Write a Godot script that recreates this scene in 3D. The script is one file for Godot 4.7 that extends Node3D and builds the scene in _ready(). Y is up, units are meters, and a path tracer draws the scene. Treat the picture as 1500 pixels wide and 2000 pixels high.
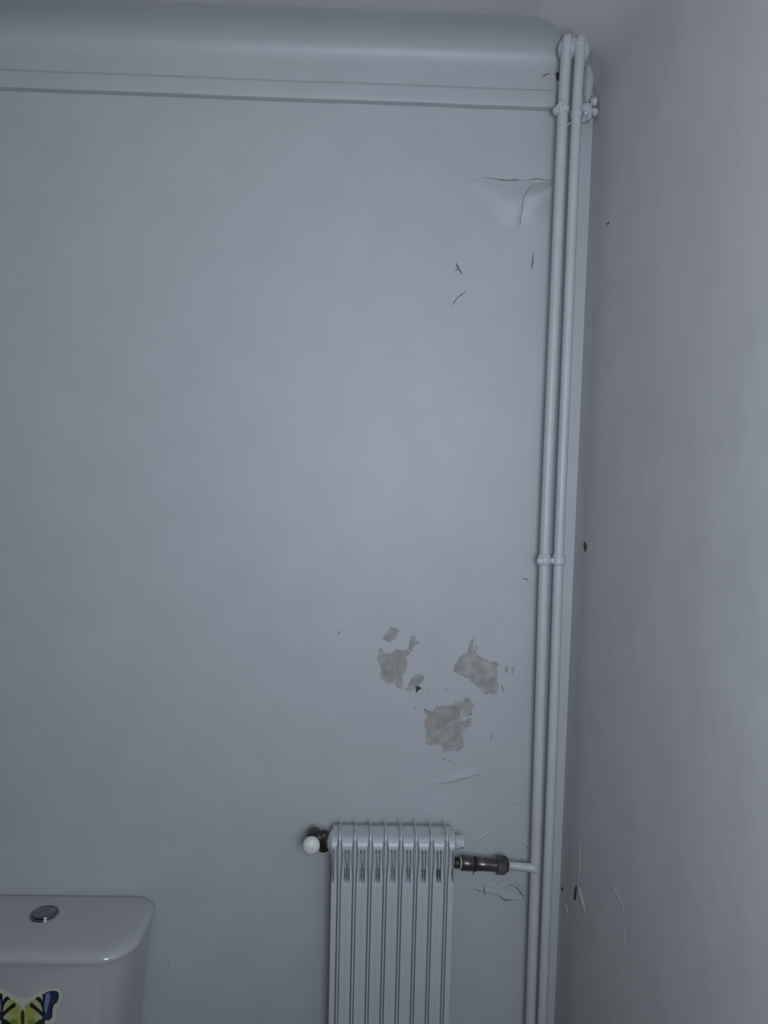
extends Node3D
# A corner of a small toilet room: painted wall with flaking paint, two heating pipes, a narrow sectional radiator and a close-coupled cistern.

var M := {}
var taken := {}
var rng := RandomNumberGenerator.new()
const ROOM_H := 2.435
const RIGHT := 0.418
const LEFT := -1.25
const DEEP := 1.72

# ---------------------------------------------------------------- mesh helpers
func start(smooth := true) -> SurfaceTool:
	var st := SurfaceTool.new()
	st.begin(Mesh.PRIMITIVE_TRIANGLES)
	st.set_smooth_group(0 if smooth else -1)
	return st

func tri(st: SurfaceTool, a: Vector3, b: Vector3, c: Vector3) -> void:   # a, b, c counter-clockwise from outside
	if (b - a).cross(c - a).length_squared() < 1e-18: return
	st.add_vertex(a); st.add_vertex(c); st.add_vertex(b)

func quad(st: SurfaceTool, a: Vector3, b: Vector3, c: Vector3, d: Vector3) -> void:
	tri(st, a, b, c); tri(st, a, c, d)

func grid(st: SurfaceTool, rows: Array, closed := false) -> void:        # normal = along a row x from row to row
	for i in rows.size() - 1:
		var p: Array = rows[i]
		var q: Array = rows[i + 1]
		var n := p.size()
		for j in (n if closed else n - 1):
			var k := (j + 1) % n
			quad(st, p[j], p[k], q[k], q[j])

func fan(st: SurfaceTool, ring: Array, flip := false) -> void:
	var c := Vector3.ZERO
	for p in ring: c += p
	c /= ring.size()
	for j in ring.size():
		var k := (j + 1) % ring.size()
		if flip: tri(st, c, ring[k], ring[j])
		else: tri(st, c, ring[j], ring[k])

func frame(axis: Vector3) -> Array:
	var t := axis.normalized()
	var n := t.cross(Vector3.UP if absf(t.y) < 0.9 else Vector3.RIGHT).normalized()
	return [n, t.cross(n), t]

# profile: [distance along the axis, radius] pairs; sides = number of facets
func lathe(st: SurfaceTool, origin: Vector3, axis: Vector3, profile: Array, sides := 28, turn := 0.0) -> void:
	var f := frame(axis)
	var rows := []
	for pr in profile:
		var row := []
		for k in sides:
			var a := TAU * k / sides + turn
			row.append(origin + f[2] * pr[0] + (f[0] * cos(a) + f[1] * sin(a)) * pr[1])
		rows.append(row)
	grid(st, rows, true)
	fan(st, rows[0], true)
	fan(st, rows[-1])

func tube(st: SurfaceTool, path: Array, radii: Array, sides := 20) -> void:
	var rows := []
	var n := Vector3.ZERO
	for i in path.size():
		var t: Vector3 = (path[mini(i + 1, path.size() - 1)] - path[maxi(i - 1, 0)]).normalized()
		if i == 0: n = frame(t)[0]
		n = (n - t * n.dot(t)).normalized()
		var b := t.cross(n)
		var row := []
		for k in sides:
			var a := TAU * k / sides
			row.append(path[i] + (n * cos(a) + b * sin(a)) * float(radii[i] if radii.size() > 1 else radii[0]))
		rows.append(row)
	grid(st, rows, true)
	fan(st, rows[0], true)
	fan(st, rows[-1])

func box(st: SurfaceTool, lo: Vector3, hi: Vector3, bevel := 0.0) -> void:
	var c := (lo + hi) / 2
	var h := (hi - lo) / 2
	if bevel <= 0.0:
		for ax in 3:
			for s in [-1.0, 1.0]:
				var u := Vector3.ZERO; var v := Vector3.ZERO; var w := Vector3.ZERO
				w[ax] = h[ax] * s; u[(ax + 1) % 3] = h[(ax + 1) % 3]; v[(ax + 2) % 3] = h[(ax + 2) % 3] * s
				quad(st, c + w - u - v, c + w + u - v, c + w + u + v, c + w - u + v)
		return
	var rows := []
	for st2 in [[-h.y, bevel], [-h.y + bevel, 0.0], [h.y - bevel, 0.0], [h.y, bevel]]:
		var row := []
		for p in round_rect(h.x - st2[1], h.z - st2[1], [maxf(bevel - st2[1], 0.0003)], 1):
			row.append(c + Vector3(p.x, st2[0], -p.y))
		rows.append(row)
	grid(st, rows, true)
	fan(st, rows[0], true)
	fan(st, rows[-1])

# counter-clockwise outline; radii for the corners (+x+y), (-x+y), (-x-y), (+x-y)
func round_rect(hx: float, hy: float, radii: Array, steps := 8) -> Array:
	var out := []
	for q in 4:
		var r: float = radii[q % radii.size()]
		var sx := [1, -1, -1, 1][q] as float
		var sy := [1, 1, -1, -1][q] as float
		for k in steps + 1:
			var a := PI / 2 * q + PI / 2 * k / steps
			out.append(Vector2(sx * (hx - r) + r * cos(a), sy * (hy - r) + r * sin(a)))
	return out

# a flat piece with an outline, lying on a wall; to3 turns (u, v, height) into a point
func plate(st: SurfaceTool, outline: Array, to3: Callable, high: float, edge := 0.0006, low := -0.0005) -> void:
	var poly := PackedVector2Array(outline)
	if Geometry2D.is_polygon_clockwise(poly): poly.reverse()
	var inner := poly
	if edge > 0.0:
		var shrunk := Geometry2D.offset_polygon(poly, -edge)
		if shrunk.size() == 1 and shrunk[0].size() > 2:
			inner = shrunk[0]
	var idx := Geometry2D.triangulate_polygon(poly)
	for k in range(0, idx.size(), 3):
		var a: Vector2 = poly[idx[k]]; var b: Vector2 = poly[idx[k + 1]]; var c: Vector2 = poly[idx[k + 2]]
		if (b - a).cross(c - a) < 0.0:
			var t := b; b = c; c = t
		tri(st, to3.call(a.x, a.y, high), to3.call(b.x, b.y, high), to3.call(c.x, c.y, high))
	for k in poly.size():
		var a: Vector2 = poly[k]; var b: Vector2 = poly[(k + 1) % poly.size()]
		quad(st, to3.call(a.x, a.y, low), to3.call(b.x, b.y, low), to3.call(b.x, b.y, high), to3.call(a.x, a.y, high))

func on_back(u: float, v: float, h: float) -> Vector3: return Vector3(u, v, h)
func on_right(u: float, v: float, h: float) -> Vector3: return Vector3(RIGHT - h, v, u)     # u is z there; u x v points away from the room

# outline with its edges broken up, as a flaked edge of paint is
func ragged(outline: Array, step: float, amount: float, seed_: int) -> Array:
	var noise := FastNoiseLite.new()
	noise.seed = seed_; noise.frequency = 0.22; noise.fractal_octaves = 3
	var out := []
	for k in outline.size():
		var a: Vector2 = outline[k]
		var b: Vector2 = outline[(k + 1) % outline.size()]
		var n := maxi(1, int((b - a).length() / step))
		for j in n:
			var p: Vector2 = a.lerp(b, float(j) / n)
			out.append(p + Vector2(noise.get_noise_2d(p.x * 1000, p.y * 1000), noise.get_noise_2d(p.y * 1000 + 90, p.x * 1000)) * amount)
	return out

# a lifted crease of paint along a line: a gentle slope on its left hand, a short one on its right
func crease(st: SurfaceTool, line: Array, high: float, wide_left: float, wide_right: float, to3: Callable) -> void:
	var rows := []
	var n := 26
	var total := 0.0
	for k in line.size() - 1: total += line[k].distance_to(line[k + 1])
	for i in n + 1:
		var t := float(i) / n
		var p: Vector2 = along(line, t * total)
		var d: Vector2 = (along(line, minf(t + 0.02, 1.0) * total) - along(line, maxf(t - 0.02, 0.0) * total)).normalized()
		var side := Vector2(-d.y, d.x)
		var swell := pow(sin(PI * clampf(t, 0.0, 1.0)), 0.7)
		var row := []
		for c in [[-1.0, 0.0], [-0.55, 0.45], [0.0, 1.0], [0.2, 0.93], [0.45, 0.55], [0.75, 0.16], [1.0, 0.0]]:
			var w: float = (wide_right if c[0] < 0.0 else wide_left) * (0.35 + 0.65 * swell)
			var q: Vector2 = p + side * (c[0] * w)
			row.append(to3.call(q.x, q.y, high * swell * c[1] - 0.00015))
		rows.append(row)
	rows.reverse()
	grid(st, rows)

func along(line: Array, s: float) -> Vector2:
	for k in line.size() - 1:
		var l: float = line[k].distance_to(line[k + 1])
		if s <= l or k == line.size() - 2: return line[k].lerp(line[k + 1], clampf(s / maxf(l, 1e-6), 0.0, 1.0))
		s -= l
	return line[-1]

# a fine crack or scratch: a thin tapering line
func crack(st: SurfaceTool, line: Array, wide: float, to3: Callable, high := 0.0004) -> void:
	var up := []; var down := []
	var total := 0.0
	for k in line.size() - 1: total += line[k].distance_to(line[k + 1])
	var n := maxi(6, int(total / 0.004))
	for i in n + 1:
		var t := float(i) / n
		var p: Vector2 = along(line, t * total)
		var d: Vector2 = (along(line, minf(t + 0.05, 1.0) * total) - along(line, maxf(t - 0.05, 0.0) * total)).normalized()
		var w: float = wide * 0.5 * (0.18 + 0.82 * sin(PI * t)) * rng.randf_range(0.65, 1.3)
		up.append(p + Vector2(-d.y, d.x) * w); down.append(p - Vector2(-d.y, d.x) * w)
	for i in n:
		var a: Vector2 = down[i]; var b: Vector2 = down[i + 1]; var c: Vector2 = up[i + 1]; var e: Vector2 = up[i]
		quad(st, to3.call(a.x, a.y, high), to3.call(b.x, b.y, high), to3.call(c.x, c.y, high), to3.call(e.x, e.y, high))

# ---------------------------------------------------------------- scene helpers
func numbered(called: String) -> String:
	taken[called] = int(taken.get(called, -1)) + 1
	return called if taken[called] == 0 else "%s_%03d" % [called, taken[called]]

func obj(called: String, st: SurfaceTool, material: Material, parent: Node = self) -> MeshInstance3D:
	st.generate_normals()
	var o := MeshInstance3D.new()
	o.mesh = st.commit()
	o.material_override = material
	o.name = numbered(called) if parent == self else called
	o.cast_shadow = GeometryInstance3D.SHADOW_CASTING_SETTING_ON
	parent.add_child(o, true)
	return o

func tag(o: Node, label: String, category: String, group := "") -> void:
	o.set_meta("label", label); o.set_meta("category", category)
	if group: o.set_meta("group", group)

func thing(called: String, label: String, category: String, at: Vector3, group := "") -> Node3D:
	var o := Node3D.new()
	o.name = numbered(called)
	add_child(o)
	o.position = at
	tag(o, label, category, group)
	return o

func part(called: String, st: SurfaceTool, material: Material, root: Node3D, label := "") -> MeshInstance3D:   # drawn in world coordinates, hung on root
	var o := obj(called, st, material, root)
	o.position = -root.position
	if label: o.set_meta("label", label)
	return o

func sub(called: String, st: SurfaceTool, material: Material, root: Node3D, label := "") -> MeshInstance3D:    # a child of a part drawn in world coordinates
	var o := obj(called, st, material, root)
	if label: o.set_meta("label", label)
	return o

func structure(called: String, st: SurfaceTool, material: Material, label: String, category: String) -> MeshInstance3D:
	var o := obj(called, st, material)
	o.set_meta("kind", "structure"); tag(o, label, category)
	return o

# ---------------------------------------------------------------- materials
func noise_image(size: int, freq: float, octaves: int, seed_: int, lo: float, hi: float) -> Image:
	var n := FastNoiseLite.new()
	n.seed = seed_; n.frequency = freq; n.fractal_octaves = octaves
	n.noise_type = FastNoiseLite.TYPE_SIMPLEX_SMOOTH
	var im := n.get_seamless_image(size, size)
	im.convert(Image.FORMAT_RGB8)
	for y in size:
		for x in size:
			var v: float = lerpf(lo, hi, im.get_pixel(x, y).r)
			im.set_pixel(x, y, Color(v, v, v))
	return im

func paint(color: Color, rough: float, bump := 0.0, bump_scale := 1.0, mottle := 0.0, seed_ := 1, spec := 0.5) -> StandardMaterial3D:
	var m := StandardMaterial3D.new()
	m.albedo_color = color
	m.roughness = rough
	m.metallic_specular = spec
	m.uv1_triplanar = true
	m.uv1_world_triplanar = true
	m.uv1_scale = Vector3.ONE * bump_scale
	if mottle > 0.0:
		m.albedo_texture = ImageTexture.create_from_image(noise_image(256, 0.02, 4, seed_, 1.0 - mottle, 1.0))
	if bump > 0.0:
		m.heightmap_enabled = true
		m.heightmap_scale = bump
		m.heightmap_texture = ImageTexture.create_from_image(noise_image(512, 0.012, 5, seed_ + 7, 0.0, 1.0))
	return m

func plain(color: Color, rough: float, metal := 0.0, spec := 0.5) -> StandardMaterial3D:
	var m := StandardMaterial3D.new()
	m.albedo_color = color; m.roughness = rough; m.metallic = metal; m.metallic_specular = spec
	return m

func make_materials() -> void:
	M.wall = paint(Color(0.715, 0.725, 0.73), 0.50, 0.05, 1.3, 0.03, 3, 0.45)
	M.side_wall = paint(Color(0.81, 0.805, 0.80), 0.46, 0.06, 1.3, 0.04, 5, 0.45)
	M.far_wall = paint(Color(0.46, 0.44, 0.41), 0.6, 0.05, 1.3, 0.04, 6, 0.4)
	M.ceiling = paint(Color(0.78, 0.775, 0.77), 0.6, 0.05, 1.0, 0.04, 9, 0.4)
	M.cove = paint(Color(0.715, 0.725, 0.73), 0.45, 0.05, 1.1, 0.03, 4, 0.5)
	M.gloss = paint(Color(0.755, 0.76, 0.77), 0.42, 0.02, 3.0, 0.05, 11, 0.5)
	M.radiator = paint(Color(0.75, 0.76, 0.77), 0.36, 0.0, 2.0, 0.03, 13, 0.5)
	M.plaster = paint(Color(0.705, 0.69, 0.675), 0.85, 0.05, 7.0, 0.20, 15, 0.3)
	M.bare = paint(Color(0.67, 0.65, 0.63), 0.9, 0.05, 5.0, 0.15, 17, 0.3)
	M.dirt = plain(Color(0.28, 0.265, 0.25), 0.9)
	M.crack = plain(Color(0.46, 0.46, 0.47), 0.9)
	M.iron = paint(Color(0.46, 0.43, 0.42), 0.30, 0.03, 6.0, 0.4, 19, 0.6)
	M.iron.metallic = 0.6
	M.dull_brass = paint(Color(0.33, 0.32, 0.27), 0.45, 0.04, 6.0, 0.5, 21, 0.5)
	M.dull_brass.metallic = 0.45
	M.knob = plain(Color(0.87, 0.87, 0.84), 0.38)
	M.ceramic = plain(Color(0.67, 0.67, 0.675), 0.09, 0.0, 0.5)
	M.ceramic.clearcoat_enabled = true
	M.ceramic.clearcoat = 0.6
	M.ceramic.clearcoat_roughness = 0.05
	M.chrome = plain(Color(0.55, 0.56, 0.58), 0.12, 1.0)
	M.seat = plain(Color(0.8, 0.8, 0.79), 0.25)
	M.floor = paint(Color(0.30, 0.26, 0.23), 0.4, 0.03, 2.0, 0.25, 23, 0.4)
	M.window_frame = plain(Color(0.78, 0.78, 0.77), 0.4)
	M.pane = plain(Color(0.8, 0.85, 0.9), 0.3)
	M.pane.emission_enabled = true
	M.pane.emission = Color(0.72, 0.86, 1.0)
	M.pane.emission_energy_multiplier = 0.6
	M.globe = plain(Color(0.9, 0.88, 0.84), 0.3)
	M.globe.emission_enabled = true
	M.globe.emission = Color(0.96, 0.97, 1.0)
	M.globe.emission_energy_multiplier = 0.8
	M.cream = plain(Color(0.74, 0.74, 0.66), 0.35)
	M.yellow = plain(Color(0.62, 0.63, 0.30), 0.35)
	M.pale_yellow = plain(Color(0.66, 0.66, 0.55), 0.35)
	M.black_ink = plain(Color(0.11, 0.11, 0.10), 0.35)
	M.blue_ink = plain(Color(0.13, 0.15, 0.30), 0.35)
	M.pale_blue_ink = plain(Color(0.42, 0.48, 0.60), 0.35)
	M.brown_ink = plain(Color(0.20, 0.15, 0.10), 0.35)
	M.green_ink = plain(Color(0.40, 0.52, 0.24), 0.35)

# ---------------------------------------------------------------- the scene
func _ready() -> void:
	rng.seed = 41
	var cam := Camera3D.new()
	cam.name = "camera"
	cam.fov = 67.03
	cam.position = Vector3(0, 1.67, 1.5)
	cam.rotation_degrees = Vector3(-4.5, -1.6, 1.35)
	cam.near = 0.05
	cam.far = 30.0
	add_child(cam)
	var we := WorldEnvironment.new()
	var env := Environment.new()
	env.background_mode = Environment.BG_COLOR
	env.background_color = Color(0.62, 0.70, 0.80)
	env.tonemap_mode = Environment.TONE_MAPPER_LINEAR
	env.tonemap_exposure = 1.0
	env.sdfgi_enabled = true
	env.ssao_enabled = true
	env.ssil_enabled = true
	we.environment = env
	add_child(we)
	# daylight entering through the small window in the wall behind the camera
	var day := AreaLight3D.new()
	day.name = "daylight"
	day.area_size = Vector2(WIN_W, WIN_H)
	day.position = Vector3(WIN_X, WIN_Y, DEEP - 0.03)
	day.light_color = Color(0.885, 0.933, 1.0)
	day.light_energy = DAY
	day.area_range = 8.0
	day.area_attenuation = 2.0
	day.shadow_enabled = true
	add_child(day)
	make_materials()
	build_lamp()
	build_room()
	build_wall_damage()
	build_side_wall_marks()
	build_pipes()
	build_clamps()
	build_radiator()
	build_valves()
	build_toilet()
	build_sticker()

const WIN_X := 0.13
const WIN_Y := 1.65
const WIN_W := 0.34
const WIN_H := 0.46
const DAY := 1.40

const LAMP := Vector3(-0.25, 2.30, 0.95)
const LAMP_ENERGY := 0.03

func build_lamp() -> void:
	var t := thing("ceiling_lamp", "small round white globe lamp under the ceiling", "lamp", Vector3(LAMP.x, ROOM_H, LAMP.z))
	var st := start()
	lathe(st, Vector3(LAMP.x, ROOM_H - 0.05, LAMP.z), Vector3.UP, [[0.0, 0.045], [0.004, 0.05], [0.045, 0.05], [0.05, 0.048]], 28)
	part("lamp_base", st, M.window_frame, t)
	st = start()
	lump(st, LAMP, Vector3.ONE * 0.075, 0.0, 1)
	part("globe", st, M.globe, t, "glowing opal glass globe")
	var l := OmniLight3D.new()
	l.name = "lamp_light"
	l.light_color = Color(0.96, 0.97, 1.0)
	l.light_energy = LAMP_ENERGY
	l.light_size = 0.07
	l.omni_range = 8.0
	l.omni_attenuation = 2.0
	l.shadow_enabled = true
	add_child(l)
	l.position = LAMP

func build_room() -> void:
	var t := 0.12
	var st := start(false)
	box(st, Vector3(LEFT - t, -0.1, -t), Vector3(RIGHT + t, ROOM_H + 0.1, 0.0))
	structure("wall_back", st, M.wall, "pale grey-white painted wall with flaking patches behind the radiator", "wall")
	st = start(false)
	box(st, Vector3(RIGHT, -0.1, 0.0), Vector3(RIGHT + t, ROOM_H + 0.1, DEEP + t))
	structure("wall_right", st, M.side_wall, "shaded painted side wall to the right of the pipes", "wall")
	st = start(false)
	box(st, Vector3(LEFT - t, -0.1, 0.0), Vector3(LEFT, ROOM_H + 0.1, DEEP + t))
	structure("wall_left", st, M.far_wall, "painted side wall beyond the cistern", "wall")
	st = start(false)
	var a := Vector2(WIN_X - WIN_W / 2 - 0.03, WIN_Y - WIN_H / 2 - 0.03)
	var b := Vector2(WIN_X + WIN_W / 2 + 0.03, WIN_Y + WIN_H / 2 + 0.03)
	box(st, Vector3(LEFT, 0, DEEP), Vector3(a.x, ROOM_H, DEEP + t))
	box(st, Vector3(b.x, 0, DEEP), Vector3(RIGHT, ROOM_H, DEEP + t))
	box(st, Vector3(a.x, 0, DEEP), Vector3(b.x, a.y, DEEP + t))
	box(st, Vector3(a.x, b.y, DEEP), Vector3(b.x, ROOM_H, DEEP + t))
	structure("wall_front", st, M.far_wall, "painted wall with a small window facing the radiator wall", "wall")
	st = start(false)
	box(st, Vector3(LEFT, -0.1, 0), Vector3(RIGHT, 0, DEEP))
	structure("floor", st, M.floor, "dark brown floor of the small toilet room", "floor")
	st = start(false)
	box(st, Vector3(LEFT - t, ROOM_H, -t), Vector3(RIGHT + t, ROOM_H + 0.1, DEEP + t))
	structure("ceiling", st, M.ceiling, "dull white painted ceiling above the wall rail", "ceiling")
	# window: frame and frosted pane
	st = start(false)
	box(st, Vector3(a.x, a.y, DEEP + 0.0), Vector3(a.x + 0.03, b.y, DEEP + 0.06))
	box(st, Vector3(b.x - 0.03, a.y, DEEP + 0.0), Vector3(b.x, b.y, DEEP + 0.06))
	box(st, Vector3(a.x, a.y, DEEP + 0.0), Vector3(b.x, a.y + 0.03, DEEP + 0.06))
	box(st, Vector3(a.x, b.y - 0.03, DEEP + 0.0), Vector3(b.x, b.y, DEEP + 0.06))
	var w := structure("window_1", st, M.window_frame, "small frosted window in the wall facing the radiator", "window")
	st = start(false)
	box(st, Vector3(a.x + 0.03, a.y + 0.03, DEEP + 0.02), Vector3(b.x - 0.03, b.y - 0.03, DEEP + 0.03))
	sub("window_pane", st, M.pane, w, "frosted glass pane lit by daylight")
	# painted rail along the wall, its top edge well rounded
	st = start()
	var rows := []
	var y0 := 2.3145
	var prof := [Vector2(-0.01, y0), Vector2(0.0145, y0), Vector2(0.0160, y0 + 0.0006), Vector2(0.0165, y0 + 0.002), Vector2(0.0165, y0 + 0.012), Vector2(0.0162, y0 + 0.026), Vector2(0.0155, y0 + 0.0300), Vector2(0.0140, y0 + 0.0318), Vector2(-0.01, y0 + 0.0320)]
	for k in 41:
		var x := lerpf(LEFT, 0.3415, k / 40.0)
		var wob := 0.0002 * sin(k * 1.7) + 0.0004 * sin(k * 0.6 + 1.0)
		var row := []
		for p in prof: row.append(Vector3(x, p.y + wob + (0.0 if x > -0.3 else 0.003 * (-0.3 - x)), p.x))
		rows.append(row)
	for r in rows: r.reverse()
	rows.reverse()
	grid(st, rows)
	fan(st, rows[0].duplicate())
	structure("trim_1", st, M.cove, "narrow painted rail running along the wall below the ceiling", "rail")
	# plastered coves between the walls and the ceiling
	st = start()
	rows = []
	for x in [LEFT, -0.4, RIGHT]:
		var row := []
		row.append(Vector3(x, ROOM_H - 0.07, -0.0002))
		for j in 21:
			var an := PI / 2 * j / 20
			row.append(Vector3(x, ROOM_H - 0.0002 - 0.050 * pow(1.0 - sin(an), 1.15), 0.070 * pow(1.0 - cos(an), 1.15)))
		row.append(Vector3(x, ROOM_H - 0.0001, 0.09))
		rows.append(row)
	for r in rows: r.reverse()
	rows.reverse()
	grid(st, rows)
	structure("trim_2", st, M.cove, "plain plaster cove where the radiator wall meets the ceiling", "cove")
	st = start()
	rows = []
	for z in [0.0, 0.9, DEEP]:
		var row := []
		row.append(Vector3(RIGHT + 0.0002, ROOM_H - 0.14, z))
		for j in 21:
			var an := PI / 2 * j / 20
			row.append(Vector3(RIGHT - 0.10 * pow(1.0 - cos(an), 1.1), ROOM_H - 0.0002 - 0.10 * pow(1.0 - sin(an), 1.1), z))
		row.append(Vector3(RIGHT - 0.13, ROOM_H - 0.0001, z))
		rows.append(row)
	for r in rows: r.reverse()
	rows.reverse()
	grid(st, rows)
	structure("trim_3", st, M.side_wall, "wide plaster cove where the right-hand wall meets the ceiling", "cove")

func build_wall_damage() -> void:
	var wall := get_node("wall_back")
	var st: SurfaceTool
	# places where the paint has come off down to the plaster
	var patches := [
		[Vector2(0.0606, 1.3227), Vector2(0.0752, 1.3213), Vector2(0.0739, 1.3065), Vector2(0.0661, 1.2965), Vector2(0.0532, 1.2930), Vector2(0.0472, 1.3011), Vector2(0.0502, 1.3110)],
		[Vector2(0.0421, 1.2846), Vector2(0.0489, 1.2732), Vector2(0.0619, 1.2684), Vector2(0.0698, 1.2791), Vector2(0.0925, 1.2788), Vector2(0.0991, 1.2740), Vector2(0.0929, 1.2624), Vector2(0.0949, 1.2492), Vector2(0.0904, 1.2342), Vector2(0.0841, 1.2258), Vector2(0.0876, 1.2159), Vector2(0.0847, 1.2010), Vector2(0.0765, 1.2025), Vector2(0.0715, 1.2107), Vector2(0.0584, 1.2122), Vector2(0.0486, 1.2153), Vector2(0.0412, 1.2268), Vector2(0.0448, 1.2384), Vector2(0.0380, 1.2516), Vector2(0.0359, 1.2713)],
		[Vector2(0.0999, 1.3046), Vector2(0.1111, 1.3088), Vector2(0.1098, 1.2989), Vector2(0.1196, 1.2941), Vector2(0.1084, 1.2906), Vector2(0.1053, 1.2823), Vector2(0.1007, 1.2757), Vector2(0.0962, 1.2838), Vector2(0.0986, 1.2938)],
		[Vector2(0.1132, 1.2313), Vector2(0.1263, 1.2298), Vector2(0.1282, 1.2199), Vector2(0.1203, 1.2082), Vector2(0.1157, 1.1998), Vector2(0.1011, 1.1979), Vector2(0.0913, 1.1971), Vector2(0.1007, 1.2128), Vector2(0.1053, 1.2229)],
		[Vector2(0.2216, 1.3074), Vector2(0.2267, 1.3009), Vector2(0.2237, 1.2926), Vector2(0.2306, 1.2811), Vector2(0.2291, 1.2745), Vector2(0.2391, 1.2681), Vector2(0.2491, 1.2633), Vector2(0.2574, 1.2591), Vector2(0.2721, 1.2580), Vector2(0.2772, 1.2521), Vector2(0.2726, 1.2454), Vector2(0.2734, 1.2222), Vector2(0.2788, 1.2089), Vector2(0.2760, 1.1939), Vector2(0.2646, 1.1920), Vector2(0.2482, 1.1935), Vector2(0.2412, 1.2050), Vector2(0.2312, 1.2115), Vector2(0.2211, 1.2213), Vector2(0.2078, 1.2294), Vector2(0.1946, 1.2326), Vector2(0.1863, 1.2391), Vector2(0.1892, 1.2490), Vector2(0.1969, 1.2641), Vector2(0.2096, 1.2742), Vector2(0.2160, 1.2769), Vector2(0.2172, 1.2925)],
		[Vector2(0.1281, 1.1633), Vector2(0.1380, 1.1585), Vector2(0.1480, 1.1519), Vector2(0.1526, 1.1637), Vector2(0.1672, 1.1672), Vector2(0.1868, 1.1692), Vector2(0.1996, 1.1777), Vector2(0.2060, 1.1818), Vector2(0.2047, 1.1711), Vector2(0.2140, 1.1880), Vector2(0.2206, 1.1847), Vector2(0.2327, 1.1665), Vector2(0.2262, 1.1648), Vector2(0.2260, 1.1514), Vector2(0.2153, 1.1462), Vector2(0.2116, 1.1595), Vector2(0.2050, 1.1611), Vector2(0.2032, 1.1444), Vector2(0.2141, 1.1345), Vector2(0.2236, 1.1446), Vector2(0.2287, 1.1380), Vector2(0.2273, 1.1313), Vector2(0.2145, 1.1210), Vector2(0.2080, 1.1176), Vector2(0.2102, 1.1008), Vector2(0.2124, 1.0840), Vector2(0.2060, 1.0772), Vector2(0.1896, 1.0763), Vector2(0.1716, 1.0734), Vector2(0.1696, 1.0868), Vector2(0.1564, 1.0883), Vector2(0.1433, 1.0865), Vector2(0.1360, 1.0897), Vector2(0.1362, 1.1065), Vector2(0.1376, 1.1166), Vector2(0.1324, 1.1266), Vector2(0.1305, 1.1366), Vector2(0.1367, 1.1468)],
		[Vector2(0.2904, 1.2490), Vector2(0.2953, 1.2507), Vector2(0.2972, 1.2425), Vector2(0.2933, 1.2341), Vector2(0.2901, 1.2407)],
		[Vector2(0.3035, 1.2492), Vector2(0.3069, 1.2460), Vector2(0.3076, 1.2353), Vector2(0.3050, 1.2343)],
		[Vector2(0.2302, 1.2927), Vector2(0.2335, 1.2894), Vector2(0.2328, 1.2828), Vector2(0.2298, 1.2844)],
	]
	var about := ["small round bare patch at the top left of the flaking", "left bare patch with a ragged edge", "thin forked bare patch", "slanting bare patch with a dark chip", "large right-hand bare patch with a point at its top", "lowest and largest bare patch, above the radiator", "", "", ""]
	for k in patches.size():
		st = start(false)
		plate(st, ragged(patches[k], 0.0022, 0.0042, 20 + k), on_back, 0.0005 + 0.00006 * (k % 3))
		sub("bare_patch", st, M.plaster, wall, about[k])
	# second, darker coat showing inside two of them
	for q in [[Vector2(0.1526, 1.1620), Vector2(0.1672, 1.1656), Vector2(0.1868, 1.1669), Vector2(0.2016, 1.1644), Vector2(0.2025, 1.1477), Vector2(0.1974, 1.1416), Vector2(0.1813, 1.1340), Vector2(0.1735, 1.1188), Vector2(0.1523, 1.1162), Vector2(0.1398, 1.1183), Vector2(0.1355, 1.1300), Vector2(0.1390, 1.1451)], [Vector2(0.0666, 1.2745), Vector2(0.0893, 1.2768), Vector2(0.0896, 1.2623), Vector2(0.0926, 1.2491), Vector2(0.0878, 1.2342), Vector2(0.0808, 1.2274), Vector2(0.0517, 1.2220), Vector2(0.0450, 1.2285), Vector2(0.0511, 1.2452), Vector2(0.0653, 1.2619)]]:
		st = start(false)
		plate(st, ragged(q, 0.003, 0.003, 60), on_back, 0.0008)
		sub("bare_patch", st, M.bare, wall, "darker undercoat inside the bare patch")
	st = start(false)
	plate(st, ragged([Vector2(0.1138, 1.2081), Vector2(0.1254, 1.2032), Vector2(0.1174, 1.1981), Vector2(0.1136, 1.1931)], 0.002, 0.001, 71), on_back, 0.0011)
	for q in [[Vector2(0.1257, 1.1909), Vector2(0.1270, 1.1910), Vector2(0.1270, 1.1896), Vector2(0.1257, 1.1896)], [Vector2(0.1383, 1.1935), Vector2(0.1397, 1.1935), Vector2(0.1397, 1.1918), Vector2(0.1384, 1.1918)], [Vector2(0.2227, 1.1520), Vector2(0.2246, 1.1520), Vector2(0.2247, 1.1494), Vector2(0.2228, 1.1493)], [Vector2(0.1720, 1.0592), Vector2(0.1737, 1.0592), Vector2(0.1738, 1.0559), Vector2(0.1725, 1.0558)], [Vector2(0.1849, 1.0574), Vector2(0.1866, 1.0574), Vector2(0.1866, 1.0547), Vector2(0.1853, 1.0547)], [Vector2(0.1117, 1.1648), Vector2(0.1130, 1.1648), Vector2(0.1131, 1.1624), Vector2(0.1118, 1.1624)]]:
		plate(st, q, on_back, 0.0009)
	sub("paint_chip", st, M.dirt, wall, "dark chips in the plaster")
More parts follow.
